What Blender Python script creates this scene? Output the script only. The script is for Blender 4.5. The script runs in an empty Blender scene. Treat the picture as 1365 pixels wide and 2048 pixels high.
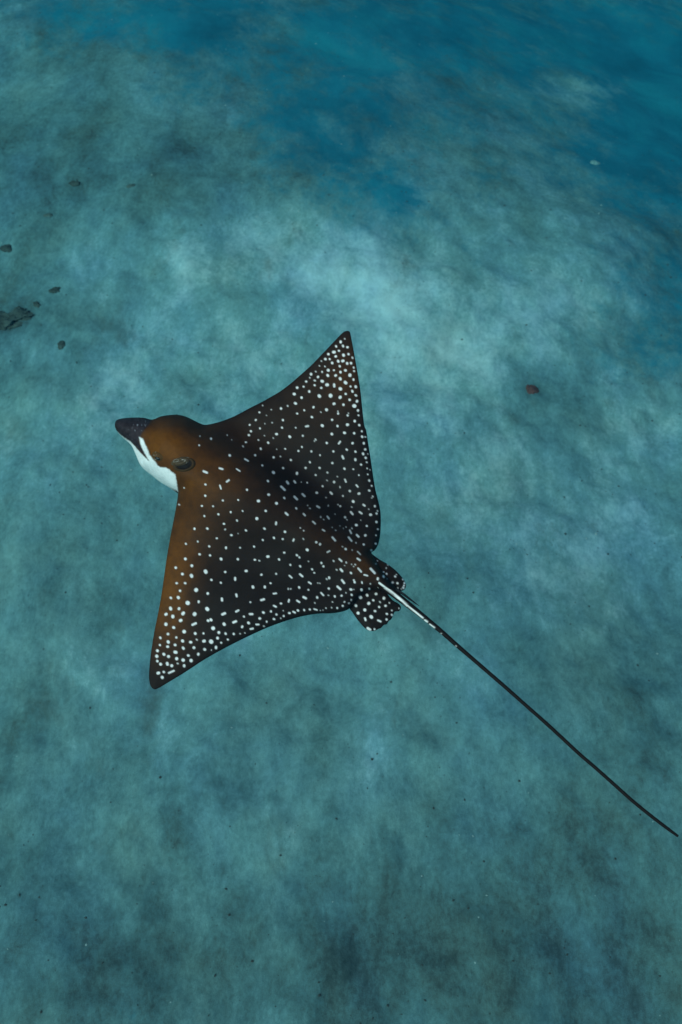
import bpy, math
import numpy as np
from math import radians

sc = bpy.context.scene
col = sc.collection

# ------------------------------------------------------------------ camera, sky, sun, exposure
PITCH, VFOV, CAM_Z = 55.0, 50.0, 5.0
cd = bpy.data.cameras.new('camera')
cam = bpy.data.objects.new('camera', cd)
col.objects.link(cam)
cam.location = (0, 0, CAM_Z)
cam.rotation_euler = (radians(90 - PITCH), 0, 0)
cd.sensor_fit = 'VERTICAL'
cd.lens_unit = 'FOV'
cd.angle = radians(VFOV)
cd.clip_start = 0.05
cd.clip_end = 500
cd.dof.use_dof = True                # focused on the ray; the bottom lies behind the sharp zone
cd.dof.focus_distance = 3.5
cd.dof.aperture_fstop = 2.8
sc.camera = cam

SUN_EL, SUN_AZ = 48.0, 232.0        # azimuth clockwise from +Y (the view direction): light from the left, a little behind
w = bpy.data.worlds.new('World')
sc.world = w
w.use_nodes = True
nt = w.node_tree
sky = nt.nodes.new('ShaderNodeTexSky')
sky.sky_type = 'NISHITA'
sky.sun_disc = False
sky.sun_elevation = radians(SUN_EL)
sky.sun_rotation = radians(SUN_AZ)
nt.links.new(sky.outputs[0], nt.nodes['Background'].inputs[0])
nt.nodes['Background'].inputs[1].default_value = 0.06

sl = bpy.data.lights.new('sun', 'SUN')
sl.energy = 1.5
sl.angle = radians(38)
sl.color = (1.0, 0.93, 0.84)
so = bpy.data.objects.new('sun', sl)
col.objects.link(so)
so.location = (-6, -3, 12)
so.rotation_euler = (radians(90 - SUN_EL), 0, radians(180 - SUN_AZ))   # local -Z points away from the sun

sc.view_settings.view_transform = 'Standard'
sc.view_settings.look = 'None'
sc.view_settings.exposure = 0.95
sc.view_settings.gamma = 1
sc.view_settings.use_curve_mapping = False
sc.cycles.use_denoising = True
sc.cycles.volume_bounces = 1

# ------------------------------------------------------------------ pixel <-> world helpers (photo pixels, 1365 x 2048)
CX, CY = 682.5, 1024.0
FPX = 1024.0 / math.tan(radians(VFOV / 2))
_p = radians(PITCH)
CAM = np.array([0, 0, CAM_Z])
AR = np.array([1.0, 0, 0])
AU = np.array([0, math.sin(_p), math.cos(_p)])
AF = np.array([0, math.cos(_p), -math.sin(_p)])

def rays(px, py):
    px = np.asarray(px, float)[..., None]
    py = np.asarray(py, float)[..., None]
    return (px - CX) / FPX * AR - (py - CY) / FPX * AU + AF

def project(P):
    q = P - CAM
    d = np.maximum(q @ AF, 0.3)
    return CX + FPX * (q @ AR) / d, CY - FPX * (q @ AU) / d, d

def sm(a, b, x):
    t = np.clip((x - a) / (b - a), 0, 1)
    return t * t * (3 - 2 * t)

rng = np.random.default_rng(7)

def vnoise(x, y, seed, octaves=4, gain=0.5):
    """smooth value noise, about -1..1"""
    out = np.zeros_like(x)
    amp, tot = 1.0, 0.0
    for o in range(octaves):
        L = np.random.default_rng(seed * 31 + o).random((256, 256)) * 2 - 1
        xi, yi = np.floor(x).astype(int), np.floor(y).astype(int)
        fx, fy = x - xi, y - yi
        fx = fx * fx * fx * (fx * (fx * 6 - 15) + 10)
        fy = fy * fy * fy * (fy * (fy * 6 - 15) + 10)
        g = lambda i, j: L[(xi + i) & 255, (yi + j) & 255]
        out += amp * ((g(0, 0) * (1 - fx) + g(1, 0) * fx) * (1 - fy) + (g(0, 1) * (1 - fx) + g(1, 1) * fx) * fy)
        tot += amp
        amp *= gain
        x, y = x * 2.03 + 17.3, y * 2.03 + 5.1
    return out / tot

# ------------------------------------------------------------------ mesh helpers
def mesh_obj(name, V, F, mat, parent=None, smooth=True, attrs=None, colors=None):
    me = bpy.data.meshes.new(name)
    me.from_pydata([tuple(v) for v in np.asarray(V, float).tolist()], [], F)
    me.update()
    if smooth:
        me.polygons.foreach_set('use_smooth', np.ones(len(me.polygons), bool))
    for k, a in (attrs or {}).items():
        at = me.attributes.new(k, 'FLOAT', 'POINT')
        at.data.foreach_set('value', np.asarray(a, np.float32))
    if colors is not None:
        at = me.attributes.new('pigment', 'FLOAT_COLOR', 'POINT')
        c4 = np.ones((len(V), 4), np.float32)
        c4[:, :3] = colors
        at.data.foreach_set('color', c4.ravel())
    me.materials.append(mat)
    ob = bpy.data.objects.new(name, me)
    col.objects.link(ob)
    if parent:
        ob.parent = parent
    return ob

def tag(o, label=None, category=None, group=None, kind=None):
    for k, v in (('label', label), ('category', category), ('group', group), ('kind', kind)):
        if v:
            o[k] = v
    return o

# ------------------------------------------------------------------ materials
def new_mat(name):
    m = bpy.data.materials.new(name)
    m.use_nodes = True
    return m, m.node_tree, m.node_tree.nodes['Principled BSDF']

def N(t, kind, **kw):
    n = t.nodes.new(kind)
    for k, v in kw.items():
        if k in n.inputs:
            n.inputs[k].default_value = v
        else:
            setattr(n, k, v)
    return n

def math_node(t, op, a, b=None, clamp=False):
    n = t.nodes.new('ShaderNodeMath')
    n.operation = op
    n.use_clamp = clamp
    for i, v in enumerate((a, b)):
        if v is None:
            continue
        if isinstance(v, (int, float)):
            n.inputs[i].default_value = v
        else:
            t.links.new(v, n.inputs[i])
    return n.outputs[0]

def noise(t, vec, scale, detail=6, rough=0.6, dist=0.0):
    n = N(t, 'ShaderNodeTexNoise', Scale=scale, Detail=detail, Roughness=rough, Distortion=dist)
    t.links.new(vec, n.inputs['Vector'])
    return n.outputs['Fac']

def ramp(t, fac, stops):
    r = t.nodes.new('ShaderNodeValToRGB')
    e = r.color_ramp.elements
    while len(e) < len(stops):
        e.new(0.5)
    for el, (p, c) in zip(e, stops):
        el.position = p
        el.color = (*c, 1)
    t.links.new(fac, r.inputs[0])
    return r.outputs[0]

def seabed_material():
    m, t, b = new_mat('sand_and_algae')
    tc = N(t, 'ShaderNodeTexCoord').outputs['Object']
    tone = N(t, 'ShaderNodeAttribute', attribute_name='tone').outputs['Fac']
    far_blue = N(t, 'ShaderNodeAttribute', attribute_name='far_blue').outputs['Fac']
    mp = N(t, 'ShaderNodeMapping')                       # streaks drawn out along the current
    mp.inputs['Rotation'].default_value = (0, 0, radians(35))
    mp.inputs['Scale'].default_value = (1.0, 0.55, 1.0)
    t.links.new(tc, mp.inputs[0])
    mq = N(t, 'ShaderNodeMapping')
    mq.inputs['Scale'].default_value = (1.0, 0.70, 1.0)
    t.links.new(tc, mq.inputs[0])
    n1 = noise(t, mp.outputs[0], 1.3, 9, 0.62, 0.3)
    n1b = noise(t, mp.outputs[0], 3.4, 10, 0.68, 0.5)
    n2 = noise(t, mq.outputs[0], 7.0, 9, 0.72, 0.2)
    n3 = noise(t, mq.outputs[0], 42.0, 5, 0.7)
    n4 = noise(t, tc, 260.0, 3, 0.6)
    s = math_node(t, 'ADD', tone, math_node(t, 'MULTIPLY', math_node(t, 'SUBTRACT', n1, 0.5), 0.60))
    s = math_node(t, 'ADD', s, math_node(t, 'MULTIPLY', math_node(t, 'SUBTRACT', n1b, 0.5), 0.66))
    s = math_node(t, 'ADD', s, math_node(t, 'MULTIPLY', math_node(t, 'SUBTRACT', n2, 0.5), 0.48))
    s = math_node(t, 'ADD', s, math_node(t, 'MULTIPLY', math_node(t, 'SUBTRACT', n3, 0.5), 0.42))
    s = math_node(t, 'ADD', s, math_node(t, 'MULTIPLY', math_node(t, 'SUBTRACT', n4, 0.5), 0.30), clamp=True)
    c = ramp(t, s, [(0.0, (0.020, 0.034, 0.034)), (0.22, (0.060, 0.082, 0.078)), (0.42, (0.100, 0.168, 0.165)),
                    (0.65, (0.180, 0.285, 0.280)), (1.0, (0.50, 0.57, 0.56))])  # sand tones carry part of the water's teal
    # the sand's tint drifts between olive and blue-grey
    hue = ramp(t, noise(t, mq.outputs[0], 1.9, 8, 0.62), [(0.32, (1.12, 1.01, 0.93)), (0.5, (1.0, 1.0, 1.0)), (0.68, (0.94, 0.98, 1.10))])
    hm = N(t, 'ShaderNodeVectorMath', operation='MULTIPLY')
    t.links.new(c, hm.inputs[0])
    t.links.new(hue, hm.inputs[1])
    c = hm.outputs[0]
    # sparse brown algal tufts
    a = noise(t, mp.outputs[0], 3.1, 8, 0.66, 0.15)
    am = ramp(t, a, [(0.0, (0, 0, 0)), (0.60, (0, 0, 0)), (0.74, (1, 1, 1)), (1.0, (1, 1, 1))])
    mix = N(t, 'ShaderNodeMix', data_type='RGBA')
    t.links.new(math_node(t, 'MULTIPLY', am, 0.45), mix.inputs[0])
    t.links.new(c, mix.inputs[6])
    mix.inputs[7].default_value = (0.075, 0.060, 0.036, 1)
    # dark patches of the falling slope, painted with the distant water's blue, ragged edges
    tn = math_node(t, 'ADD', far_blue, math_node(t, 'MULTIPLY', math_node(t, 'SUBTRACT', noise(t, mq.outputs[0], 2.6, 14, 0.78, 0.2), 0.5), 2.3))
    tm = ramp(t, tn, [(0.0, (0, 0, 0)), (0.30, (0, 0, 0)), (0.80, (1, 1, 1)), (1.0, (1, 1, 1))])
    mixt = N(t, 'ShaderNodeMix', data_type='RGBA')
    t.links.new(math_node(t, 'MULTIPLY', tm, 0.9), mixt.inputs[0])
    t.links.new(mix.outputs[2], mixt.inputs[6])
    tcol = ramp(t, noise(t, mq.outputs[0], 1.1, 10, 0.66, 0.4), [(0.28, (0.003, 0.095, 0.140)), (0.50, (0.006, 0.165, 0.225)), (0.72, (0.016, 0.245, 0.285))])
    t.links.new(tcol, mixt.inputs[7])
    mix = mixt
    # dark loose specks
    v = N(t, 'ShaderNodeTexVoronoi', Scale=22.0)
    t.links.new(tc, v.inputs['Vector'])
    sp = math_node(t, 'LESS_THAN', v.outputs['Distance'], 0.085)
    sp = math_node(t, 'MULTIPLY', sp, math_node(t, 'GREATER_THAN', noise(t, tc, 2.2, 3), 0.54))
    mix2 = N(t, 'ShaderNodeMix', data_type='RGBA')
    t.links.new(math_node(t, 'MULTIPLY', sp, 0.5), mix2.inputs[0])
    t.links.new(mix.outputs[2], mix2.inputs[6])
    mix2.inputs[7].default_value = (0.05, 0.045, 0.04, 1)
    t.links.new(mix2.outputs[2], b.inputs['Base Color'])
    b.inputs['Roughness'].default_value = 0.95
    b.inputs['Specular IOR Level'].default_value = 0.05
    h = math_node(t, 'ADD', math_node(t, 'MULTIPLY', n3, 0.7), math_node(t, 'MULTIPLY', n4, 0.3))
    h = math_node(t, 'ADD', h, math_node(t, 'MULTIPLY', n2, 0.6))
    bp = N(t, 'ShaderNodeBump', Strength=0.30, Distance=0.03)
    t.links.new(h, bp.inputs['Height'])
    t.links.new(bp.outputs[0], b.inputs['Normal'])
    return m

def skin_material():
    m, t, b = new_mat('ray_skin')
    tc = N(t, 'ShaderNodeTexCoord').outputs['Object']
    at = N(t, 'ShaderNodeAttribute', attribute_name='pigment').outputs['Color']
    n = noise(t, tc, 26.0, 6, 0.65)
    n5 = noise(t, tc, 160.0, 4, 0.6)
    f = math_node(t, 'ADD', math_node(t, 'MULTIPLY', n, 0.7), math_node(t, 'MULTIPLY', n5, 0.35))
    f = math_node(t, 'ADD', f, 0.47)
    mul = N(t, 'ShaderNodeVectorMath', operation='SCALE')
    t.links.new(at, mul.inputs[0])
    t.links.new(f, mul.inputs['Scale'])
    t.links.new(mul.outputs[0], b.inputs['Base Color'])
    b.inputs['Roughness'].default_value = 0.55
    b.inputs['Specular IOR Level'].default_value = 0.06
    bp = N(t, 'ShaderNodeBump', Strength=0.12, Distance=0.004)
    t.links.new(n5, bp.inputs['Height'])
    t.links.new(bp.outputs[0], b.inputs['Normal'])
    return m

def plain_material(name, c, rough=0.8, spec=0.2, var=0.5, scale=30.0):
    m, t, b = new_mat(name)
    tc = N(t, 'ShaderNodeTexCoord').outputs['Object']
    n = noise(t, tc, scale, 6, 0.65)
    c2 = ramp(t, n, [(0.25, tuple(x * (1 - var) for x in c)), (0.75, tuple(min(1, x * (1 + var)) for x in c))])
    t.links.new(c2, b.inputs['Base Color'])
    b.inputs['Roughness'].default_value = rough
    b.inputs['Specular IOR Level'].default_value = spec
    bp = N(t, 'ShaderNodeBump', Strength=0.5, Distance=0.01)
    t.links.new(n, bp.inputs['Height'])
    t.links.new(bp.outputs[0], b.inputs['Normal'])
    return m

M_SEABED = seabed_material()
M_SKIN = skin_material()

# ------------------------------------------------------------------ seabed
# tone patches: photo px centre, half axes, turn (deg, image clockwise), amount. Pale bare sand (+), algae, silt, painted lens vignette and ray shadow (-)
PATCH = [
    (700, 558, 95, 55, 8, .34), (470, 480, 190, 60, -12, .17), (900, 715, 110, 85, 10, .20), (600, 690, 330, 90, 5, .06),
    (110, 340, 90, 60, 0, .03), (1100, 1000, 260, 300, 0, .17), (150, 820, 240, 200, 0, .06), (60, 170, 80, 40, 0, .07), (1180, 185, 75, 24, 0, .22), (950, 470, 260, 120, 10, .05),
    (1060, 1120, 130, 90, 20, .09), (740, 1430, 100, 130, 0, .10), (150, 1330, 190, 50, 5, .10), (570, 1690, 60, 60, 0, .08),
    (440, 760, 200, 80, 0, .06), (1290, 860, 70, 70, 0, .10), (1190, 600, 110, 60, 0, .08), (620, 1290, 220, 60, 0, .05),
    (120, 880, 200, 130, 0, .03), (560, 600, 420, 260, 0, .05),
    (1270, 260, 190, 130, 0, -.05), (850, 90, 420, 100, 4, -.05), (250, 50, 230, 60, 4, -.08), (700, 300, 170, 70, 25, -.06),
    (760, 430, 120, 40, 20, -.06), (1345, 670, 110, 60, -20, -.08), (1340, 600, 50, 60, 0, -.12), (230, 330, 260, 110, 0, -.14), (30, 640, 70, 34, -8, -.30),
    (20, 750, 70, 30, 0, -.16), (20, 490, 60, 60, 0, -.12), (1140, 840, 120, 42, 28, -.17), (1090, 780, 80, 40, 0, -.10), (1300, 1620, 220, 260, 0, -.10),
    (850, 1830, 330, 110, 10, -.09), (300, 1990, 500, 110, 0, -.09), (20, 1450, 90, 130, 0, -.12), (330, 1640, 170, 110, 30, -.07),  # broad blobs along the bottom paint the lens falloff into the sand
    (1050, 1950, 300, 110, 0, -.07), (900, 1180, 130, 70, 20, -.10), (280, 1760, 26, 60, -20, -.12), (250, 1890, 60, 30, 0, -.08),  # the blob right of the tail paints the ray's soft shadow
    (950, 1640, 120, 50, 30, -.07), (350, 1660, 20, 50, -15, -.10), (160, 1560, 40, 50, 10, -.08), (1250, 1300, 150, 80, 0, -.04),
    (1180, 1720, 150, 60, 0, -.06), (700, 1990, 600, 90, 0, -.06),
]

FAR_BLUE = [(1300, 230, 120, 130, 0, .80), (900, 40, 450, 90, 3, .70), (260, 30, 260, 55, 3, .50), (680, 250, 140, 130, 0, .42), (770, 400, 110, 60, 20, .36),  # blue of the far water, put into the seabed colour
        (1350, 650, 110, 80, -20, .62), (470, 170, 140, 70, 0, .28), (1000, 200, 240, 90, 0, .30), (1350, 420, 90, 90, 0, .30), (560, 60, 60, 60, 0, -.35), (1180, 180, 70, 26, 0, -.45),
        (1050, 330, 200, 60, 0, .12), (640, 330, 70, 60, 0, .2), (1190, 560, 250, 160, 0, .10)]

def seabed_z(x, y):
    soft = 1 - 0.75 * sm(4.0, 8.0, y)
    z = 0.16 * vnoise(x * 0.45 + 3, y * 0.45 + 8, 3, 3) + 0.07 * soft * vnoise(x * 1.7, y * 1.7, 5, 4) \
        + 0.022 * soft * vnoise(x * 5.5, y * 5.5, 9, 4, .6)
    q = y * 0.72 + x * 0.75 - 5.6                         # the bottom falls away beyond the upper right
    q = (np.sqrt(q * q + 1.5) + q) * 0.5
    return z - 8.0 * (1 - np.exp(-q / 18.0))

def on_seabed(px, py):
    d = rays(np.array([px]), np.array([py]))
    z = np.zeros(1)
    for _ in range(25):
        P = CAM + d * ((z - CAM_Z) / d[:, 2])[:, None]
        z = 0.5 * z + 0.5 * seabed_z(P[:, 0], P[:, 1])
    return P[0]

def seabed():
    def axis(a, b, step, far):
        v = list(np.arange(a, b + 1e-6, step))
        s, x = step, b
        while x < far:
            s *= 1.25
            x += s
            v.append(min(x, far))
        s, x = step, a
        lo = []
        while x > -far:
            s *= 1.25
            x -= s
            lo.append(max(x, -far))
        return np.array(lo[::-1] + v)
    xs, ys = axis(-4.8, 4.8, 0.022, 55.0), axis(0.4, 10.5, 0.022, 55.0)
    X, Y = np.meshgrid(xs, ys)
    x, y = X.ravel(), Y.ravel()
    z = seabed_z(x, y)
    P = np.stack([x, y, z], 1)
    px, py, dep = project(P)
    tone = np.full(len(x), 0.51)
    for cx, cy, a, b, r, amt in PATCH:
        c, s = math.cos(radians(r)), math.sin(radians(r))
        dx, dy = px - cx, py - cy
        u, v = (dx * c + dy * s) / a, (-dx * s + dy * c) / b
        tone += amt * np.exp(-0.5 * (u * u + v * v)) * (dep > 0.6)
    far_blue = np.zeros(len(x))
    for cx, cy, a, b, r, amt in FAR_BLUE:
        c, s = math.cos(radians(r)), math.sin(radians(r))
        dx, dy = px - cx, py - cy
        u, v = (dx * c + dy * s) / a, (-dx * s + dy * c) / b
        far_blue += amt * np.exp(-0.5 * (u * u + v * v)) * (dep > 0.6)
    far_blue = np.maximum(far_blue, 0.75 * sm(-300, -700, py))
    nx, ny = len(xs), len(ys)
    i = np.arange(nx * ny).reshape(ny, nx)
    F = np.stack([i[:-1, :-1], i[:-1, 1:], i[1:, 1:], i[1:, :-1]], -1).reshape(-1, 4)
    o = mesh_obj('seabed', P, F.tolist(), M_SEABED, attrs={'tone': tone, 'far_blue': far_blue})
    return tag(o, 'mottled sandy seabed with grey algal patches', 'seabed', kind='structure')

seabed()

# ------------------------------------------------------------------ the eagle ray
TILT = 18.0
RN = np.array([0, -math.sin(radians(TILT)), math.cos(radians(TILT))])       # the ray banks towards the camera
RO = CAM + 3.5 * rays(540, 1020)

def on_plane(px, py, h=0.0):
    d = rays(px, py)
    k = ((RO - CAM) @ RN + h) / (d @ RN)
    return CAM + d * k[..., None]

NOSE = on_plane(235., 848.)
EX = on_plane(758., 1163.) - NOSE
AXLEN = np.linalg.norm(EX)
EX /= AXLEN
EY = np.cross(RN, EX)                                      # + is the far (right) wing

def body_xy(P):
    q = P - NOSE
    return (q @ EX) / AXLEN, q @ EY

def smooth_outline(pts, n=8):
    p = np.array(pts, float)
    out = []
    for i in range(len(p)):
        a, b, c, d = p[i - 1], p[i], p[(i + 1) % len(p)], p[(i + 2) % len(p)]
        for k in range(n):
            t = k / n
            out.append(0.5 * ((2 * b) + (c - a) * t + (2 * a - 5 * b + 4 * c - d) * t * t + (3 * b - a - 3 * c + d) * t ** 3))
    return np.array(out)

def sdf(px, py, poly):
    """signed distance to a closed outline, positive inside"""
    best = np.full(px.shape, 1e9)
    inside = np.zeros(px.shape, bool)
    for i in range(len(poly)):
        ax, ay = poly[i]
        bx, by = poly[(i + 1) % len(poly)]
        ex, ey = bx - ax, by - ay
        t = np.clip(((px - ax) * ex + (py - ay) * ey) / (ex * ex + ey * ey + 1e-12), 0, 1)
        best = np.minimum(best, (px - ax - t * ex) ** 2 + (py - ay - t * ey) ** 2)
        if ay != by:
            cr = ((ay > py) != (by > py)) & (px < ex * (py - ay) / ey + ax)
            inside ^= cr
    return np.sqrt(best) * np.where(inside, 1, -1)

BODY = [(230, 850), (233, 841), (244, 837), (266, 835), (288, 835.5), (305, 839), (323, 832.5), (345, 829.5), (363, 830.5), (380, 836.5),
        (398, 845.5), (411, 849.5), (431, 846), (453, 839), (473, 830.5), (500, 816), (520, 806), (540, 795), (561, 782.5),
        (581, 767.5), (602, 749.5), (623, 730.5), (643, 710), (664, 688), (680, 671), (688, 664), (694, 661.7), (699.5, 663),
        (702, 671), (709, 708), (715, 742), (721, 779), (725, 816), (729, 850), (733, 861), (736.5, 884), (740.5, 909), (745, 940), (750.5, 975),
        (756.5, 1000), (760, 1015), (762, 1033), (762, 1053), (760.5, 1073), (757, 1088), (751, 1098.5), (743.5, 1103.5), (747, 1113),
        (757, 1130), (771, 1150), (787, 1170), (801, 1186), (799, 1193), (788, 1191), (772, 1184), (754, 1180), (736, 1182), (719, 1192),
        (708, 1205), (699, 1216.5), (684, 1222.5), (662, 1226), (640, 1226.5), (610, 1231), (580, 1239), (539, 1253.5), (500, 1271), (456, 1293),
        (412, 1317.5), (368, 1346), (335, 1366), (318, 1376), (308.5, 1378.5), (302, 1372), (298.7, 1359), (298.7, 1344), (302, 1309),
        (308.5, 1267), (316, 1229.5), (324, 1185.5), (332.7, 1124), (340, 1080), (347, 1044), (353.5, 1009), (356, 991), (355, 981),
        (343, 973.5), (327.5, 962.5), (314, 954.5), (297, 941.5), (284, 932.5), (278, 924), (272, 909), (264, 892), (255, 881), (242, 870), (233, 860)]
FIN_FAR = [(735, 1100), (746, 1109), (759, 1118.5), (776, 1128.5), (791.5, 1140.5), (804, 1154), (811, 1164.5), (812.5, 1173), (808, 1180), (800, 1181.5),
           (788, 1176), (776, 1172), (762, 1168), (740, 1150), (728, 1120)]
FIN_NEAR = [(696, 1208), (708, 1228.5), (719, 1244), (730, 1256), (739, 1261.5), (750, 1261.5), (757, 1258), (763, 1255.5), (768, 1250), (774, 1248.5), (778, 1242),
            (783, 1238.5), (787, 1230.5), (790, 1223.5), (799, 1222), (802.5, 1214.5), (798, 1207.5), (785, 1199.5), (772, 1184), (755, 1165), (730, 1160),
            (705, 1180)]

def prof(x, xs, ys):
    """smooth piecewise profile"""
    x = np.asarray(x)
    out = np.full(x.shape, float(ys[0]))
    for i in range(len(xs) - 1):
        t = sm(xs[i], xs[i + 1], x)
        out = np.where(x >= xs[i], ys[i] + (ys[i + 1] - ys[i]) * t, out)
    return out

def body_mid(x, y):
    far = 0.13 * sm(0.10, 0.72, y) - 0.030 * np.exp(-((y - 0.17) / 0.07) ** 2) * sm(0.22, 0.4, x)
    near = -0.035 * sm(0.12, 0.66, -y) + 0.022 * np.exp(-((y + 0.33) / 0.15) ** 2)
    head = -0.036 * (1 - sm(0.20, 0.33, x)) * sm(-0.02, 0.10, -y) * sm(0.0, 0.10, x)
    return far + near + head

def body_thick(x, y):
    A = prof(x, [-.02, .06, .115, .21, .33, .50, .72, .90, 1.06], [.012, .024, .034, .088, .092, .100, .070, .038, .016])
    W = prof(x, [-.02, .12, .24, .45, .70, .90, 1.06], [.10, .12, .125, .150, .105, .062, .030])
    return A * np.exp(-np.abs(y / W) ** 2.3) + 0.024 * (1 - sm(0.1, 0.72, np.abs(y))) + 0.004

def body_round(x):
    return prof(x, [0.0, .12, .30, .40, .8, 1.0], [14, 24, 34, 58, 40, 16])

def top_of_body(x, y, d):
    e = np.sqrt(np.clip(1 - (1 - np.clip(d / body_round(x), 0, 1)) ** 2, 0, 1))
    return body_mid(x, y) + body_thick(x, y) * e

def under_body(x, y, d):
    e = np.sqrt(np.clip(1 - (1 - np.clip(d / body_round(x), 0, 1)) ** 2, 0, 1))
    return body_mid(x, y) - (0.62 * body_thick(x, y) + 0.004) * e

def lift(px, py, d, top):
    """photo pixel -> point on the surface 'top' that rises above the ray's plane"""
    h = np.zeros(np.shape(px))
    for _ in range(24):
        P = on_plane(px, py, h)
        x, y = body_xy(P)
        h = 0.55 * h + 0.45 * top(x, y, d)
    return P, x, y, h

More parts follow.
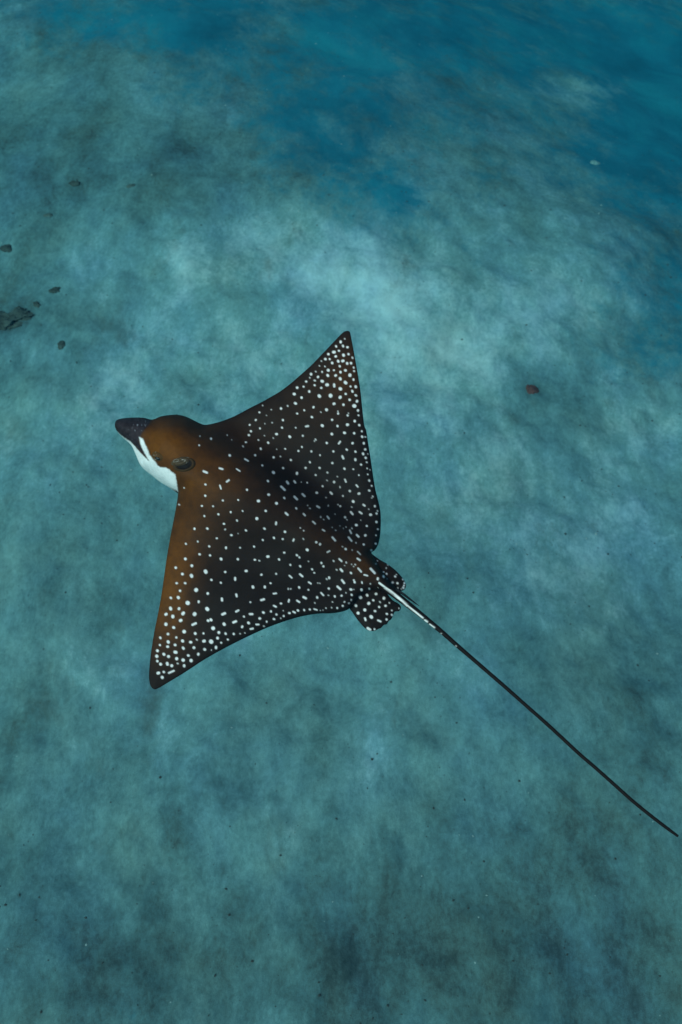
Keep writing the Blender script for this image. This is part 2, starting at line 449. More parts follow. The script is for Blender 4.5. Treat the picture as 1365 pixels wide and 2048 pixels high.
# -- pigment: spots read off the photograph, one list per enlarged crop (origin x, y, enlargement); "t" tiny, "b" big, a:b a bar
SPOTS = [
 (200, 780, 4.55, "912,420t 1013,443 905,503 1183,595 1320,628:1350,645 945,740:975,752 1090,712:1118,720 1245,718:1275,738 1155,835:1175,820 "
  "1093,868:1103,898 962,860 960,962 1340,908 1120,1005 1260,1001 930,1055 1031,1058 1192,1111 1300,1101 1080,1131 952,1147 1249,1188 1130,1218 "
  "1141,1269t 767,890t 862,1263 979,1261 1330,1278 1198,1321 1065,1350 722,1043t"),
 (280, 1080, 4.55, "420,35 528,14 632,58 785,71 913,70 1040,60 545,130 640,140 415,172 740,173 893,175 1047,180 1088,188t 1166,151 1315,115 1268,177 "
  "474,234b 328,252 600,288b 388,310 471,326b 778,291 968,282 1107,316 1241,308 652,363 738,389 868,345:868,362 336,393 413,393 1030,428 1138,428 1190,393 "
  "367,462 513,455b 619,487b 283,527 351,524 747,533:749,550 878,495:882,512 436,573b 536,562 1007,566b 1105,547:1130,540 1217,488:1242,485 281,624 357,625 "
  "614,628b 1220,598:1240,608 1285,578 239,676 301,696 395,668 499,674b 752,677:775,667 876,652:898,640 948,697 1002,674:1025,674 1125,660 1194,650 1244,678 "
  "1306,643t 372,732b 622,734 648,726 238,767 480,772:510,758 768,766b 852,750:876,740 1092,714 990,755 1155,743 1222,720 309,797 668,803b 932,790 "
  "1060,769:1082,769 1008,810:1030,806 404,834b 257,856 505,851 580,850 720,842 781,852 855,855 913,853t 957,846t 187,890 333,887 259,928 390,919 463,930 "
  "519,907t 585,920 650,925b 708,893 801,906 741,935 184,956 254,971 322,955 396,984 493,980 591,996 652,1002t 694,978 161,1008 325,1021 220,1040 442,1051 "
  "533,1039 155,1058 262,1060 336,1080 160,1102 395,1093 467,1097 190,1130 251,1127 345,1124t 291,1144 404,1145 169,1211 219,1201 204,1250 265,1210:310,1190 "
  "1310,692 1283,712t 1130,785t"),
 (520, 640, 4.875, "829,184t 789,214 745,257 812,254 855,265 772,300 723,313 669,333 865,333 817,343 741,355 904,368t 640,381 682,381 601,400t 765,402 810,399 "
  "706,419 852,423 890,421 582,447t 635,453 780,451 916,464 920,498 723,490 668,490 836,491b 546,503t 608,506 787,508 500,528 488,563t 568,555 663,541 740,541 "
  "879,538b 453,600 536,590t 609,597b 785,573b 914,581 836,611b 535,636 427,650 365,660 600,662 657,632b 725,628:726,648 885,648 936,651 786,671b 903,695 483,697 "
  "336,722 838,721 937,735 408,757 581,742b 690,738b 784,754b 877,778b 948,792 348,813 724,817 816,826b 922,838b 272,838t 524,850 207,863 113,874t 434,880 651,875b "
  "28,834t 958,882 762,890t 764,912 865,909t 857,930 596,898t 365,912 963,930 508,947 705,973 66,931t 226,976 926,986b 121,1001t 50,1011t 217,1050 350,1050 "
  "450,1038:472,1034 610,1030b 758,1034 855,1021b 970,1025 164,1112 293,1138 420,1129 703,1112 826,1100b 921,1104 995,1085 46,1128t 132,1151t 533,1180t 545,1166t "
  "653,1199b 770,1205:785,1185 905,1201 998,1138 1030,1140t 1015,1202 82,1197 165,1260t 248,1256 411,1238 377,1277 503,1281 588,1318 718,1281 848,1264 933,1284 "
  "1028,1262 805,1328:815,1350 932,1362 1008,1305 1054,1306t 135,1339 202,1331t 303,1365 489,1387 708,1395 988,1410 1033,1344 1043,1387 25,1418 228,1444 447,1442 "
  "584,1442 826,1450 912,1455 1047,1447"),
 (400, 780, 8.53, "1072,266t 1220,335 1018,382 1140,436 956,511 852,595 1112,576 1236,560 1027,655 873,703 838,770 1312,753 1104,780 1002,854t 1252,820 787,892 738,961t "
  "1166,903 1040,1003 1312,1012 946,1113 1258,1150 512,1114 780,1175:818,1207 1066,1289 195,829 545,850t 468,770t"),
 (560, 860, 6.825, "45,522 352,519 543,519 885,530b 1004,540b 1192,525 1232,543t 235,592 491,615 651,581 787,636t 1079,616 1201,605 98,706:115,730 198,698:212,718 294,712t "
  "375,719 645,688t 742,710 890,675:903,708 1222,690 20,772:68,818 585,767 822,780t 1045,752:1065,775 1255,762 505,857 692,852:712,872 956,833 1082,868 1222,827 62,927 "
  "200,910:235,945 310,875:340,903 632,922t 862,900 1270,907t 1255,928t 1003,976b 795,1020 826,1040 1140,1020:1160,1033 1298,1040 225,1069 380,1030t 412,1070t "
  "510,1040:540,1058 663,1033t 983,1052t 1215,1081t 1335,1105t 970,1120:995,1150 1088,1118:1118,1140 1240,1157 1322,1140 80,1132:108,1158 325,1145:345,1165 755,1148t "
  "560,1188t 600,1222t 650,1180:672,1210 892,1191 917,1225t 452,1250:482,1278 1045,1298b 1188,1310b 1320,1255 280,1337 822,1310t 905,1325t 985,1342t 1340,1355 1106,1231t"),
 (400, 900, 4.266, "256,45 390,78:408,92 475,44t 532,132 629,63 690,56t 777,87 711,154 629,192 829,199 582,265 400,340b 588,381b 501,435b 655,455b 721,408 563,520b 487,585b 824,497 "
  "728,535:750,552 891,548 652,617:650,634 367,520 318,601 392,687 327,713t 552,671 727,698b 857,664 887,688 965,608:985,632 1048,680:1065,690 538,768 633,750 708,760 "
  "797,775:803,762 884,759t 1132,745:1155,772 994,787 1026,804 917,852b 1088,872:1108,862 344,834 463,823 224,834 721,876 829,898 850,916 581,908 468,936 508,943t 677,933 "
  "325,931 182,930 773,980 857,992 927,950t 1038,964 1055,993 1142,947 1190,930:1210,948 1250,960t 1236,986t 397,1032 217,1041 527,1062 651,1050:653,1068 765,1072:785,1090 "
  "855,1060:876,1078 959,1018 977,1048 1202,1018:1216,1034 1168,1022t 1290,1049 303,1090:303,1110 604,1136 555,1168 454,1168 930,1128:948,1140 1008,1135t 1025,1138t "
  "1083,1101t 1104,1090 1213,1110:1232,1135 1315,1110 1321,1127 755,1185t 776,1185t 848,1173 927,1193 1035,1218:1055,1240 1101,1182 1175,1165:1200,1188 1290,1190 1315,1190t "
  "630,1225 650,1222 527,1280:548,1272 432,1298b 312,1232:318,1250 188,1273b 180,1132 100,1108 50,1037b 68,1223b 885,1255:905,1265 1002,1258 1152,1249 1210,1243 1098,1240t "
  "762,1278:758,1295 830,1285:850,1298 982,1305t 691,1309 640,1330 1132,1297t 1220,1330 1125,1345t 1173,1348 1218,825t 1245,845 1130,660t 1160,685t 1045,570t "
  "1060,595t 1090,570t 1280,685:1292,710 1270,745:1295,775 1340,725:1355,740"),
 (540, 1080, 6.825, "250,668t 284,668t 52,733 86,727 398,650 527,681 806,660 920,635:965,672 705,720:735,755 1110,670:1125,690 1148,680t 475,785:495,795 648,785 887,770 981,758 "
  "1118,750 150,867 262,820:258,845 375,828:405,848 615,860t 855,848t 995,900 1082,863t 1112,818t 68,902 14,975 185,966t 90,1018 180,1042:205,1033 268,998 320,978:345,992 "
  "385,962 470,957 547,948 605,942:645,955 690,962t 726,958t 768,930t 845,925 920,930t 65,1085 1020,845t 1040,720t 806,758t"),
 (640, 1000, 4.55, "305,14 400,47 500,54 285,115:295,130 362,108:380,122 462,133 520,100:518,130 515,200 527,268 512,322 332,228 430,235 415,322 510,398 470,458 230,157t 248,180t "
  "30,275 340,320:350,335 400,405 187,238t 215,258t 270,350:282,380 290,255t 295,455t 345,470:370,495t 330,390t"),
 (680, 1090, 7.583, "42,25t 92,60 268,205:305,230 100,265t 75,312t 180,293t 235,298t 210,325t 280,355:325,405 372,452:420,465 470,360:530,425b 575,520:578,505 15,375:40,395 "
  "150,430:190,420 30,540:65,575 215,530 222,562 335,560:340,580 465,588t "
  "330,680b 448,665 312,793b 415,762 550,743 508,838 440,886b 670,807b 752,878 245,920b 695,922 597,940 380,985b 278,1033b 535,1002b 790,992 715,1045 478,1090b 383,1110:392,1140b "
  "580,1143:620,1160b 710,1130b 793,1062 425,1262:460,1285b 528,1278 898,960t 610,865t "
  "665,410 710,437 665,478 840,478 800,570 875,580 880,655t 935,668t 965,650 975,615 985,575 960,520 860,450t 705,350t 550,285t 730,300t 720,512t 570,240t "
  "1290,1140:1325,1165"),
 (860, 1230, 2.703, "0,50:25,68 62,100t 142,168t"),
]

rng_s = np.random.default_rng(5)
def read_spots():
    out = []
    for ox, oy, k, txt in SPOTS:
        cur = []
        for w_ in txt.split():
            size = 1.0
            if w_[-1] in 'tb':
                size = {'t': 0.62, 'b': 1.28}[w_[-1]]
                w_ = w_[:-1]
            e = [tuple(float(v) for v in q.split(',')) for q in w_.split(':')]
            a = (ox + e[0][0] / k, oy + e[0][1] / k)
            b = (ox + e[-1][0] / k, oy + e[-1][1] / k)
            m = ((a[0] + b[0]) / 2, (a[1] + b[1]) / 2)
            if any((m[0] - s[5][0]) ** 2 + (m[1] - s[5][1]) ** 2 < 5.0 ** 2 for s in out):
                continue
            # spots are larger towards the wing tips and on the pelvic fins
            r = 1.85 + 0.85 * np.exp(-((m[0] - 340) ** 2 + (m[1] - 1270) ** 2) / 130 ** 2) + 0.35 * np.exp(-((m[0] - 690) ** 2 + (m[1] - 760) ** 2) / 90 ** 2) \
                + 0.5 * np.exp(-((m[0] - 735) ** 2 + (m[1] - 1225) ** 2) / 35 ** 2)
            br = 1.0 - 0.42 * np.exp(-((m[0] - 660) ** 2 / 110 ** 2 + (m[1] - 1020) ** 2 / 130 ** 2)) * (1 if size <= 1 else .5)
            r *= 1 + 0.16 * rng_s.standard_normal()
            if a == b:                                     # most spots are a little longer than wide, along the muscle lines
                g = math.radians(38 + 40 * rng_s.standard_normal())
                L = r * 0.42 * rng_s.random()
                a, b = (m[0] - L * math.cos(g), m[1] - L * math.sin(g)), (m[0] + L * math.cos(g), m[1] + L * math.sin(g))
                r *= 0.97
            cur.append((a, b, r * size, size, br, m))
        out += cur
    return out

SPOT_LIST = read_spots()
STRIPE = [((759, 1166), (790, 1189), 2.0), ((790, 1189), (815, 1211), 2.3), ((815, 1211), (846, 1236), 1.6)]
BROWN = [(343, 1165, 26, 66, 6, .95), (366, 1060, 40, 70, 8, .42), (330, 1250, 36, 46, 0, .38), (332, 882, 42, 24, 20, .95), (316, 902, 28, 20, 40, .6), (392, 958, 48, 30, 10, .55),
         (440, 990, 60, 70, 0, .16), (690, 745, 24, 40, 10, .32), (640, 790, 60, 50, 0, .12), (600, 1040, 90, 34, 35, .09), (690, 1095, 50, 22, 35, .13),
         (735, 1135, 24, 18, 30, .3), (440, 900, 50, 36, 20, .14), (370, 850, 30, 20, 0, .22), (545, 860, 80, 40, 0, .06)]
WHITE_JAW = [(229, 851), (233, 862), (248, 874), (261.5, 882), (272.5, 894.5), (283.5, 906.5), (296.5, 919.5), (309, 928), (322, 934), (332, 934.5), (340.5, 939.5), (351.5, 949),
             (354.5, 965), (357, 984), (343, 978), (326, 967), (313, 959), (295, 946), (281, 936), (274, 926), (269, 911), (260, 895), (252, 886), (238, 873), (226, 860)]
WHITE_BAND = [(278, 873), (286, 876), (294, 893), (300.5, 910), (312, 924), (320, 936), (308, 932), (297, 921), (288, 905), (281, 890)]
SNOUT = [(228, 846), (232, 838), (244, 833), (290, 832), (306, 838), (300, 850), (285, 868), (280, 884), (292, 906), (299, 921), (288, 912), (270, 893), (255, 880), (238, 868)]

def pigment(px, py):
    n = len(px)
    base = np.array([0.0150, 0.0080, 0.0062])
    brown = np.zeros(n)
    for cx, cy, a, b, r, amt in BROWN:
        c, s = math.cos(radians(r)), math.sin(radians(r))
        dx, dy = px - cx, py - cy
        brown += amt * np.exp(-0.5 * (((dx * c + dy * s) / a) ** 2 + ((-dx * s + dy * c) / b) ** 2))
    brown *= 1 + 0.35 * vnoise(px / 14, py / 14, 21, 3)
    brown = np.clip(brown, 0, 1.15)[:, None]
    C = base * (1 - 0.5 * brown) + brown * np.array([0.120, 0.033, 0.002])
    head = (px < 380) & (py < 1000)
    if head.any():
        i = np.where(head)[0]
        sn = sm(-1.0, 5.0, sdf(px[i], py[i], SNOUT))[:, None]
        C[i] = C[i] * (1 - sn) + (np.array([0.034, 0.021, 0.024]) * (1 + 0.5 * vnoise(px[i] / 5, py[i] / 4, 61, 3))[:, None] + np.array([.35, .31, .33]) * (sm(.42, .75, vnoise(px[i] / 2.6, py[i] / 5.0, 63, 2)) * np.exp(-((px[i] - 280) ** 2 / 14 ** 2 + (py[i] - 858) ** 2 / 22 ** 2)))[:, None]) * sn
        for poly, soft in ((WHITE_JAW, 2.2), (WHITE_BAND, 2.6)):
            k = sm(-soft * .4, soft, sdf(px[i], py[i], poly) + 0.8 * vnoise(px[i] / 3, py[i] / 3, 4, 2))[:, None]
            C[i] = C[i] * (1 - k) + np.array([0.90, 0.79, 0.75]) * k
    mask = np.zeros(n)
    order = np.argsort(px)
    xs = px[order]
    for a, b, r, size, br, m in SPOT_LIST + [(s[0], s[1], s[2], 1.3, 1.15, None) for s in STRIPE]:
        lo, hi = np.searchsorted(xs, [min(a[0], b[0]) - r - 3, max(a[0], b[0]) + r + 3])
        i = order[lo:hi]
        ax, ay = a
        ex, ey = b[0] - ax, b[1] - ay
        L = ex * ex + ey * ey
        t = np.clip(((px[i] - ax) * ex + (py[i] - ay) * ey) / L, 0, 1) if L > 0 else 0.0
        dd = np.hypot(px[i] - ax - t * ex, (py[i] - ay - t * ey))
        rr = r * (0.88 if L > 9 else 1.0)
        mask[i] = np.maximum(mask[i], br * (0.72 if size < 1 else 1.0) * (1 - sm(rr - 0.9, rr + 0.9, dd)))
    mask = np.clip(mask, 0, 1.1)[:, None]
    return C * (1 - np.minimum(mask, 1)) + np.array([0.93, 0.77, 0.72]) * mask

def sheet(name, outline, top, under, step, parent, pale_under=True):
    """closed thin body: an upper and a lower surface that meet along the outline"""
    poly = smooth_outline(outline, 5)
    lo, hi = poly.min(0) - 2 * step, poly.max(0) + 2 * step
    gx, gy = np.arange(lo[0], hi[0], step), np.arange(lo[1], hi[1], step)
    X, Y = np.meshgrid(gx, gy)
    D = sdf(X.ravel(), Y.ravel(), poly).reshape(X.shape)
    D[np.abs(D) < 1e-3] = 1e-3
    ny, nx = D.shape
    ins = D > 0
    idx = -np.ones(D.shape, int)
    idx[ins] = np.arange(ins.sum())
    qx, qy, qd = list(X[ins]), list(Y[ins]), list(D[ins])
    n_in = len(qx)
    edge = {}
    def crossing(j, i, l, k):
        key = (j, i, l, k) if (j, i) < (l, k) else (l, k, j, i)
        if key not in edge:
            a, b = D[j, i], D[l, k]
            t = a / (a - b)
            edge[key] = len(qx)
            qx.append(X[j, i] + t * (X[l, k] - X[j, i]))
            qy.append(Y[j, i] + t * (Y[l, k] - Y[j, i]))
            qd.append(0.0)
        return edge[key]
    cnt = ins[:-1, :-1].astype(int) + ins[:-1, 1:] + ins[1:, :-1] + ins[1:, 1:]
    J, I = np.where(cnt == 4)
    faces = np.stack([idx[J, I], idx[J + 1, I], idx[J + 1, I + 1], idx[J, I + 1]], -1).tolist()
    for j, i in zip(*np.where((cnt > 0) & (cnt < 4))):
        ring = [(j, i), (j + 1, i), (j + 1, i + 1), (j, i + 1)]
        f = []
        for a, b in zip(ring, ring[1:] + ring[:1]):
            if ins[a]:
                f.append(int(idx[a]))
            if ins[a] != ins[b]:
                f.append(crossing(*a, *b))
        if len(f) > 2:
            faces.append(f)
    qx, qy, qd = np.array(qx), np.array(qy), np.array(qd)
    P, x, y, h = lift(qx, qy, qd, top)
    hb = under(x, y, qd)
    B = P + (hb - h)[:, None] * RN
    C = pigment(qx, qy)
    n = len(qx)
    V = np.concatenate([P, B[:n_in]])
    low = np.tile(np.array([0.62, 0.61, 0.58]) if pale_under else np.array([0.03, 0.027, 0.026]), (n_in, 1))
    k = np.maximum(sm(3.0, 16.0, qd[:n_in]), sm(0.30, 0.24, x[:n_in]))[:, None]
    low = np.array([0.014, 0.010, 0.009]) * (1 - k) + low * k
    remap = np.concatenate([np.arange(n_in) + n, np.arange(n_in, n)]).tolist()
    F = faces + [[remap[v] for v in f[::-1]] for f in faces]
    return mesh_obj(name, V, F, M_SKIN, parent, colors=np.concatenate([C, low]))

ray = bpy.data.objects.new('eagle_ray', None)
ray.empty_display_size = 0.2
col.objects.link(ray)
tag(ray, 'dark brown white-spotted eagle ray with long whip tail gliding above the sand', 'ray')

body = sheet('body', BODY, top_of_body, under_body, 1.5, ray)

def fin_top(off, y0):
    def f(x, y, d):
        return off + 0.010 * np.sqrt(np.clip(d / 14, 0, 1)) - 0.10 * np.maximum(0, np.abs(y) - 0.03) ** 1.0 * 0.4
    return f
for nm, out, off in (('pelvic_fin', FIN_NEAR, -0.012), ('pelvic_fin', FIN_FAR, -0.010)):
    ft = fin_top(off, 0)
    sheet(nm, out, ft, lambda x, y, d, ft=ft: ft(x, y, 0 * d) - 0.004 * np.sqrt(np.clip(d / 8, 0, 1)), 1.5, ray)

# -- tail and its small parts
def resample(pts, step):
    p = np.array(pts, float)
    q = []
    for i in range(len(p) - 1):
        a, b, c, d = p[max(i - 1, 0)], p[i], p[i + 1], p[min(i + 2, len(p) - 1)]
        k = max(2, int(np.linalg.norm(c - b) / step))
        for s in range(k):
            t = s / k
            q.append(0.5 * ((2 * b) + (c - a) * t + (2 * a - 5 * b + 4 * c - d) * t * t + (3 * b - a - 3 * c + d) * t ** 3))
    q.append(p[-1])
    return np.array(q)

def tube(name, pts, radii, heights, sides, step, parent, flat=1.0, paint=None, mat=None):
    """tapered tube along photo pixels; radii in photo pixels, heights (m) over the ray's plane"""
    q = resample([(x, y, r, h) for (x, y), r, h in zip(pts, radii, heights)], step)
    P = on_plane(q[:, 0], q[:, 1], q[:, 3])
    T = np.gradient(P, axis=0)
    T /= np.linalg.norm(T, axis=1)[:, None]
    S = np.cross(T, RN)
    S /= np.linalg.norm(S, axis=1)[:, None]
    U = np.cross(S, T)
    rm = q[:, 2] * ((P - CAM) @ AF) / FPX
    V, F = [], []
    for k in range(len(P)):
        for s in range(sides):
            a = 2 * math.pi * s / sides
            V.append(P[k] + rm[k] * (math.cos(a) * S[k] + flat * math.sin(a) * U[k]))
    m = len(P)
    for k in range(m - 1):
        for s in range(sides):
            a, b = k * sides + s, k * sides + (s + 1) % sides
            F.append([a, a + sides, b + sides, b])
    F.append([s for s in range(sides)])
    F.append([(m - 1) * sides + s for s in reversed(range(sides))])
    V = np.array(V)
    px, py, _ = project(V)
    C = pigment(px, py) if paint is None else np.tile(np.array(paint), (len(V), 1))
    return mesh_obj(name, V, F, mat or M_SKIN, parent, colors=C)

TAIL = [(748, 1152), (762, 1166), (785, 1184.5), (815, 1208), (850, 1235.5), (882, 1262), (912, 1288.5), (952.5, 1323.5), (1008, 1371.5), (1052, 1410.5), (1100.5, 1453.5),
        (1156, 1505), (1193, 1537), (1230, 1570), (1267, 1603), (1304, 1633), (1333.5, 1655.5), (1356.5, 1672.5)]
TR = [9, 9, 8, 6.8, 5.4, 4.8, 4.4, 4.0, 3.8, 3.7, 3.7, 3.6, 3.6, 3.6, 3.6, 3.5, 3.4, 2.6]
TH = [.018, .022, .026, .026, .024, .022, .02, .017, .014, .012, .01, .01, .01, .01, .01, .01, .01, .01]
tube('tail', TAIL, TR, TH, 18, 1.6, ray)
tube('tail_spine', [(732.7, 1154.6), (745, 1164), (758, 1176.5)], [0.6, 1.1, 0.5], [.038, .036, .032], 6, 2, ray, paint=(0.30, 0.27, 0.23))
tube('tail_spine', [(772, 1183), (784, 1191.5), (795.5, 1199.5)], [0.6, 1.5, 0.4], [.022, .02, .018], 6, 2, ray, paint=(0.45, 0.46, 0.46))
tube('dorsal_fin', [(794, 1180), (804, 1186), (820, 1198), (839, 1212)], [3.0, 2.6, 2.0, 0.5], [.030, .036, .036, .032], 8, 2, ray, flat=2.2, paint=(0.016, 0.015, 0.016))

# -- eye and spiracle on the near side of the head
BPOLY = smooth_outline(BODY, 5)
def surface_frame(px, py):
    qx = np.array([px, px + 4, px, px - 4, px], float)
    qy = np.array([py, py, py + 4, py, py - 4], float)
    P, *_ = lift(qx, qy, sdf(qx, qy, BPOLY), top_of_body)
    a, b = P[1] - P[3], P[2] - P[4]
    n = np.cross(b, a)
    n /= np.linalg.norm(n)
    if n @ (CAM - P[0]) < 0:
        n = -n
    s = np.linalg.norm(CAM - P[0]) / FPX
    return P[0], n, s

M_EYE = plain_material('wet_eye', (0.012, 0.010, 0.009), 0.25, 0.4, 0.3)

def on_surface_grid(name, cx, cy, a, b, turn, height_fn, colour_fn, parent, rings=14, segs=40, mat=None, under=0.004):
    """raised or sunken disc that follows the skin: height_fn(r, ang) in photo px along the normal"""
    c, s = math.cos(radians(turn)), math.sin(radians(turn))
    R, A = np.meshgrid(np.linspace(0.0, 1, rings + 1)[1:], np.arange(segs) * 2 * math.pi / segs, indexing='ij')
    r = np.concatenate([[0.0], R.ravel()])
    g = np.concatenate([[0.0], A.ravel()])
    u, v = r * np.cos(g) * a, r * np.sin(g) * b
    qx, qy = cx + u * c - v * s, cy + u * s + v * c
    P, *_ = lift(qx, qy, sdf(qx, qy, BPOLY), top_of_body)
    _, n, sc_ = surface_frame(cx, cy)
    V = P + n * (height_fn(r, g) * sc_)[:, None]
    F = []
    for k in range(segs):
        F.append([0, 1 + k, 1 + (k + 1) % segs])
        for q in range(rings - 1):
            i0 = 1 + q * segs
            F.append([i0 + k, i0 + segs + k, i0 + segs + (k + 1) % segs, i0 + (k + 1) % segs])
    return mesh_obj(name, V, F, mat or M_SKIN, parent, colors=colour_fn(r, g))

def lerp(a, b, t):
    return np.array(a) + (np.array(b) - np.array(a)) * t[:, None]

ng = lambda r, g, s: vnoise(r * 5 + np.cos(g) * 3 + 9, np.sin(g) * 3 + 9 + r, s, 3)
low_right = lambda g: 0.5 + 0.5 * np.cos(g - 0.9)            # 1 towards the lower, tailward side
sp = on_surface_grid('spiracle', 369, 929, 24, 15, -8,
    lambda r, g: (2.6 + 1.6 * low_right(g)) * np.exp(-((r - 0.80) / 0.16) ** 2) * (1 + 0.5 * ng(r, g, 31)) + 0.6 - 3.0 * sm(.86, 1, r),
    lambda r, g: lerp((0.010, 0.006, 0.005), (0.070, 0.034, 0.014), np.exp(-((r - 0.86) / 0.17) ** 2)), ray)
on_surface_grid('skin_flap', 362, 923, 20, 8.5, -14,
    lambda r, g: 5.6 - 5.6 * r ** 2 + 2.2 * ng(r, g, 8) * (1 - r) + 1.6 * np.exp(-((r - .7) / .15) ** 2) * low_right(g),
    lambda r, g: lerp((0.085, 0.050, 0.028), (0.62, 0.52, 0.47), sm(.28, .62, ng(r * 1.6, g * 1.0, 12)) * (1 - .5 * r)), sp, rings=18, segs=56)
eye = on_surface_grid('eye', 315, 913, 13, 9, 35,
    lambda r, g: 4.4 * (1 - r ** 2) - 0.5 + 0.6 * ng(r, g, 18),
    lambda r, g: lerp((0.095, 0.040, 0.012), (0.55, 0.45, 0.40), sm(.45, .7, ng(r * 1.5, g, 40))), ray)
on_surface_grid('pupil', 317, 916, 5.5, 3.2, 35,
    lambda r, g: 5.2 - 2.2 * r ** 2,
    lambda r, g: lerp((0.008, 0.006, 0.006), (0.02, 0.012, 0.010), r), eye, mat=M_EYE)

# ------------------------------------------------------------------ stones and rubble lying on the sand
def ico(sub):
    import bmesh
    bm = bmesh.new()
    bmesh.ops.create_icosphere(bm, subdivisions=sub, radius=1)
    V = np.array([v.co[:] for v in bm.verts])
    F = [[v.index for v in f.verts] for f in bm.faces]
    bm.free()
    return V, F

def stone(name, px, py, wpx, ratio, flat, turn, mat, label, category, seed, rough=0.35, sub=4):
    """half buried lump; the sand cuts its rough flank into an uneven rim"""
    c = on_seabed(px, py)
    r = 0.62 * wpx * np.linalg.norm(c - CAM) / FPX
    d, F = ico(sub)
    n = vnoise(d[:, 0] * 1.7 + seed, d[:, 1] * 1.7 + d[:, 2] * 1.3 + seed * 3, seed, 5, 0.65) + 0.7 * vnoise(d[:, 2] * 3.1 + seed, d[:, 0] * 3.3 - d[:, 1] * 3.9 + seed, seed + 1, 5, 0.7)
    q = d * (1 + rough * n)[:, None] * np.array([1, ratio, flat])
    q[:, 2] += flat * rough * 0.8 * vnoise(d[:, 0] * 4 + seed, d[:, 1] * 4, seed + 2, 4, .65)
    a = radians(turn)
    q = np.stack([q[:, 0] * math.cos(a) - q[:, 1] * math.sin(a), q[:, 0] * math.sin(a) + q[:, 1] * math.cos(a), q[:, 2]], 1) * r
    q[:, 2] += seabed_z(c[0] + q[:, 0], c[1] + q[:, 1]) - c[2] - 0.30 * r * flat
    o = mesh_obj(name, q, F, mat)
    o.location = tuple(c)
    return tag(o, label, category)

M_RED = plain_material('coralline_crust', (0.14, 0.050, 0.042), var=0.6, scale=22)
M_DARK = plain_material('algal_rock', (0.055, 0.062, 0.052), var=0.75, scale=18)
M_GREY = plain_material('grey_rubble', (0.095, 0.110, 0.095), var=0.6, scale=20)
M_PALE = plain_material('pale_rubble', (0.22, 0.30, 0.28), var=0.4, scale=20)

stone('stone', 1065, 780, 24, 0.7, 0.45, 20, M_RED, 'small reddish brown stone lying alone on blue-green sand', 'stone', 3)
stone('rock', 14, 641, 76, 0.55, 0.20, 8, M_DARK, 'low dark brown encrusted rock, the widest lump on the seabed', 'rock', 11, 0.5, 5)
stone('stone', 74, 609, 17, 0.55, 0.5, -55, M_DARK, 'slim dark stone tilted beside the wide encrusted rock', 'stone', 5)
stone('stone', 110, 581, 18, 0.7, 0.4, 30, M_DARK, 'dark brown stone a little beyond the slim tilted stone', 'stone', 8)
stone('stone', 123, 690, 13, 1.5, 0.5, 0, M_DARK, 'small dark upright stone in front of the encrusted rock', 'stone', 9)
stone('stone', 150, 367, 17, 0.75, 0.5, 0, M_DARK, 'round dark stone alone on the grey far sand', 'stone', 13)
stone('coral_fragment', 1191, 325, 18, 0.8, 0.4, 40, M_PALE, 'pale coral fragment at the edge of the deep blue drop', 'coral', 15)
stone('stone', 262, 372, 15, 0.5, 0.4, 30, M_GREY, 'faint grey flat stone lying on the dim far sand', 'stone', 17)
stone('stone', 97, 431, 15, 0.6, 0.4, 10, M_GREY, 'grey brown flat stone beside dark silt patches', 'stone', 19)
stone('stone', 12, 497, 20, 0.7, 0.4, 0, M_DARK, 'dark lumpy stone in a dark silt patch', 'stone', 21)

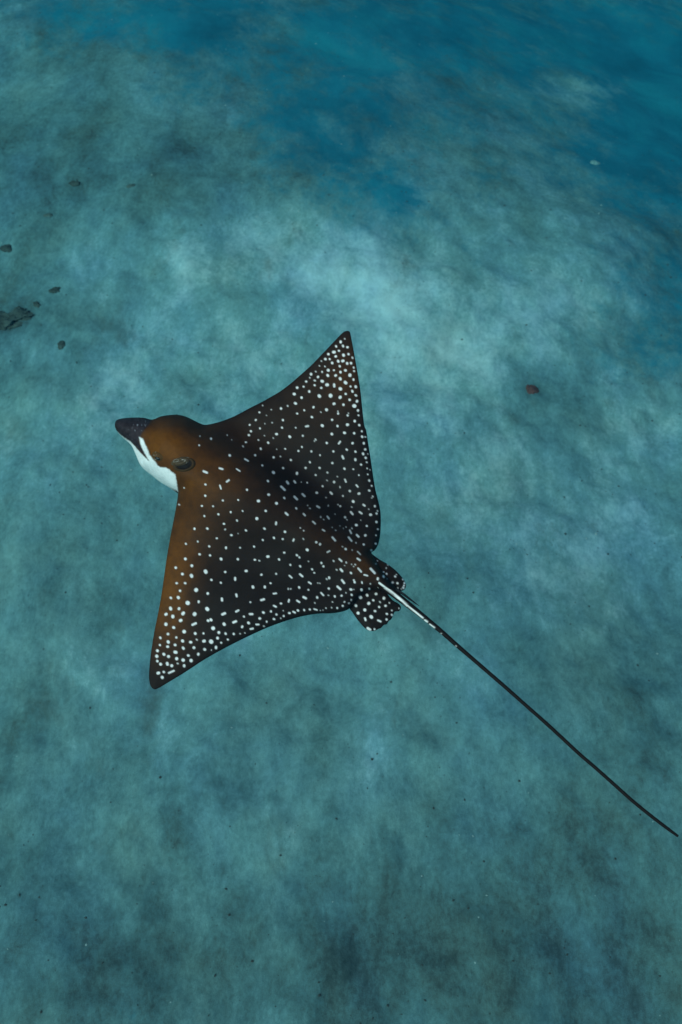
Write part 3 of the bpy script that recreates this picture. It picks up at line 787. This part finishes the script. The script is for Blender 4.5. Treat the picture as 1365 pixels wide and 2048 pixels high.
# loose grit, shell hash and algal crumbs: nobody could count it
def grit():
    V, F, C = [], [], []
    b = np.array([(1, 0, 0), (0, 1, 0), (-1, 0, 0), (0, -1, 0), (0, 0, .6), (0, 0, -.6)])
    fc = [(0, 1, 4), (1, 2, 4), (2, 3, 4), (3, 0, 4), (1, 0, 5), (2, 1, 5), (3, 2, 5), (0, 3, 5)]
    n = 5200
    x, y = rng.uniform(-4.6, 4.6, n), rng.uniform(0.5, 9.5, n)
    z = seabed_z(x, y)
    dens = vnoise(x * 0.8, y * 0.8, 44, 3)
    for i in range(n):
        if dens[i] < rng.uniform(-0.7, 0.3):
            continue
        r = 0.003 + 0.006 * rng.random() ** 3
        a = rng.uniform(0, 6.28)
        q = b * (r, r * rng.uniform(.35, 1), r * .7)
        q = np.stack([q[:, 0] * math.cos(a) - q[:, 1] * math.sin(a), q[:, 0] * math.sin(a) + q[:, 1] * math.cos(a), q[:, 2]], 1)
        k = len(V)
        V.extend((q + (x[i], y[i], z[i] + r * .2)).tolist())
        F.extend([[k + j for j in f] for f in fc])
        c = (0.04, 0.036, 0.03) if rng.random() < .86 else (0.34, 0.36, 0.33)
        C.extend([c] * 6)
    m, t, bs = new_mat('grit')
    at = N(t, 'ShaderNodeAttribute', attribute_name='pigment').outputs['Color']
    t.links.new(at, bs.inputs['Base Color'])
    bs.inputs['Roughness'].default_value = 0.9
    o = mesh_obj('shell_grit', np.array(V), F, m, smooth=False, colors=np.array(C))
    tag(o, 'scattered dark and pale grit on the sand', 'grit', kind='stuff')
grit()

# ------------------------------------------------------------------ the water: even, slightly scattering, drinks up red light
def haze():
    V = [(x, y, z) for z in (-9.6, 5.8) for x, y in ((-57, -57), (57, -57), (57, 57), (-57, 57))]
    F = [[3, 2, 1, 0], [4, 5, 6, 7], [0, 1, 5, 4], [1, 2, 6, 5], [2, 3, 7, 6], [3, 0, 4, 7]]
    m = bpy.data.materials.new('sea_water')
    m.use_nodes = True
    t = m.node_tree
    t.nodes.remove(t.nodes['Principled BSDF'])
    v = t.nodes.new('ShaderNodeVolumePrincipled')
    v.inputs['Color'].default_value = (0.003, 0.024, 0.042, 1)
    v.inputs['Absorption Color'].default_value = (0.010, 0.68, 0.76, 1)
    v.inputs['Density'].default_value = 0.075
    v.inputs['Anisotropy'].default_value = 0.0
    t.links.new(v.outputs[0], t.nodes['Material Output'].inputs['Volume'])
    o = mesh_obj('haze', np.array(V, float), F, m, smooth=False)
    o.display_type = 'WIRE'
    tag(o, 'clear blue-green sea water around the ray', 'water', kind='stuff')
haze()
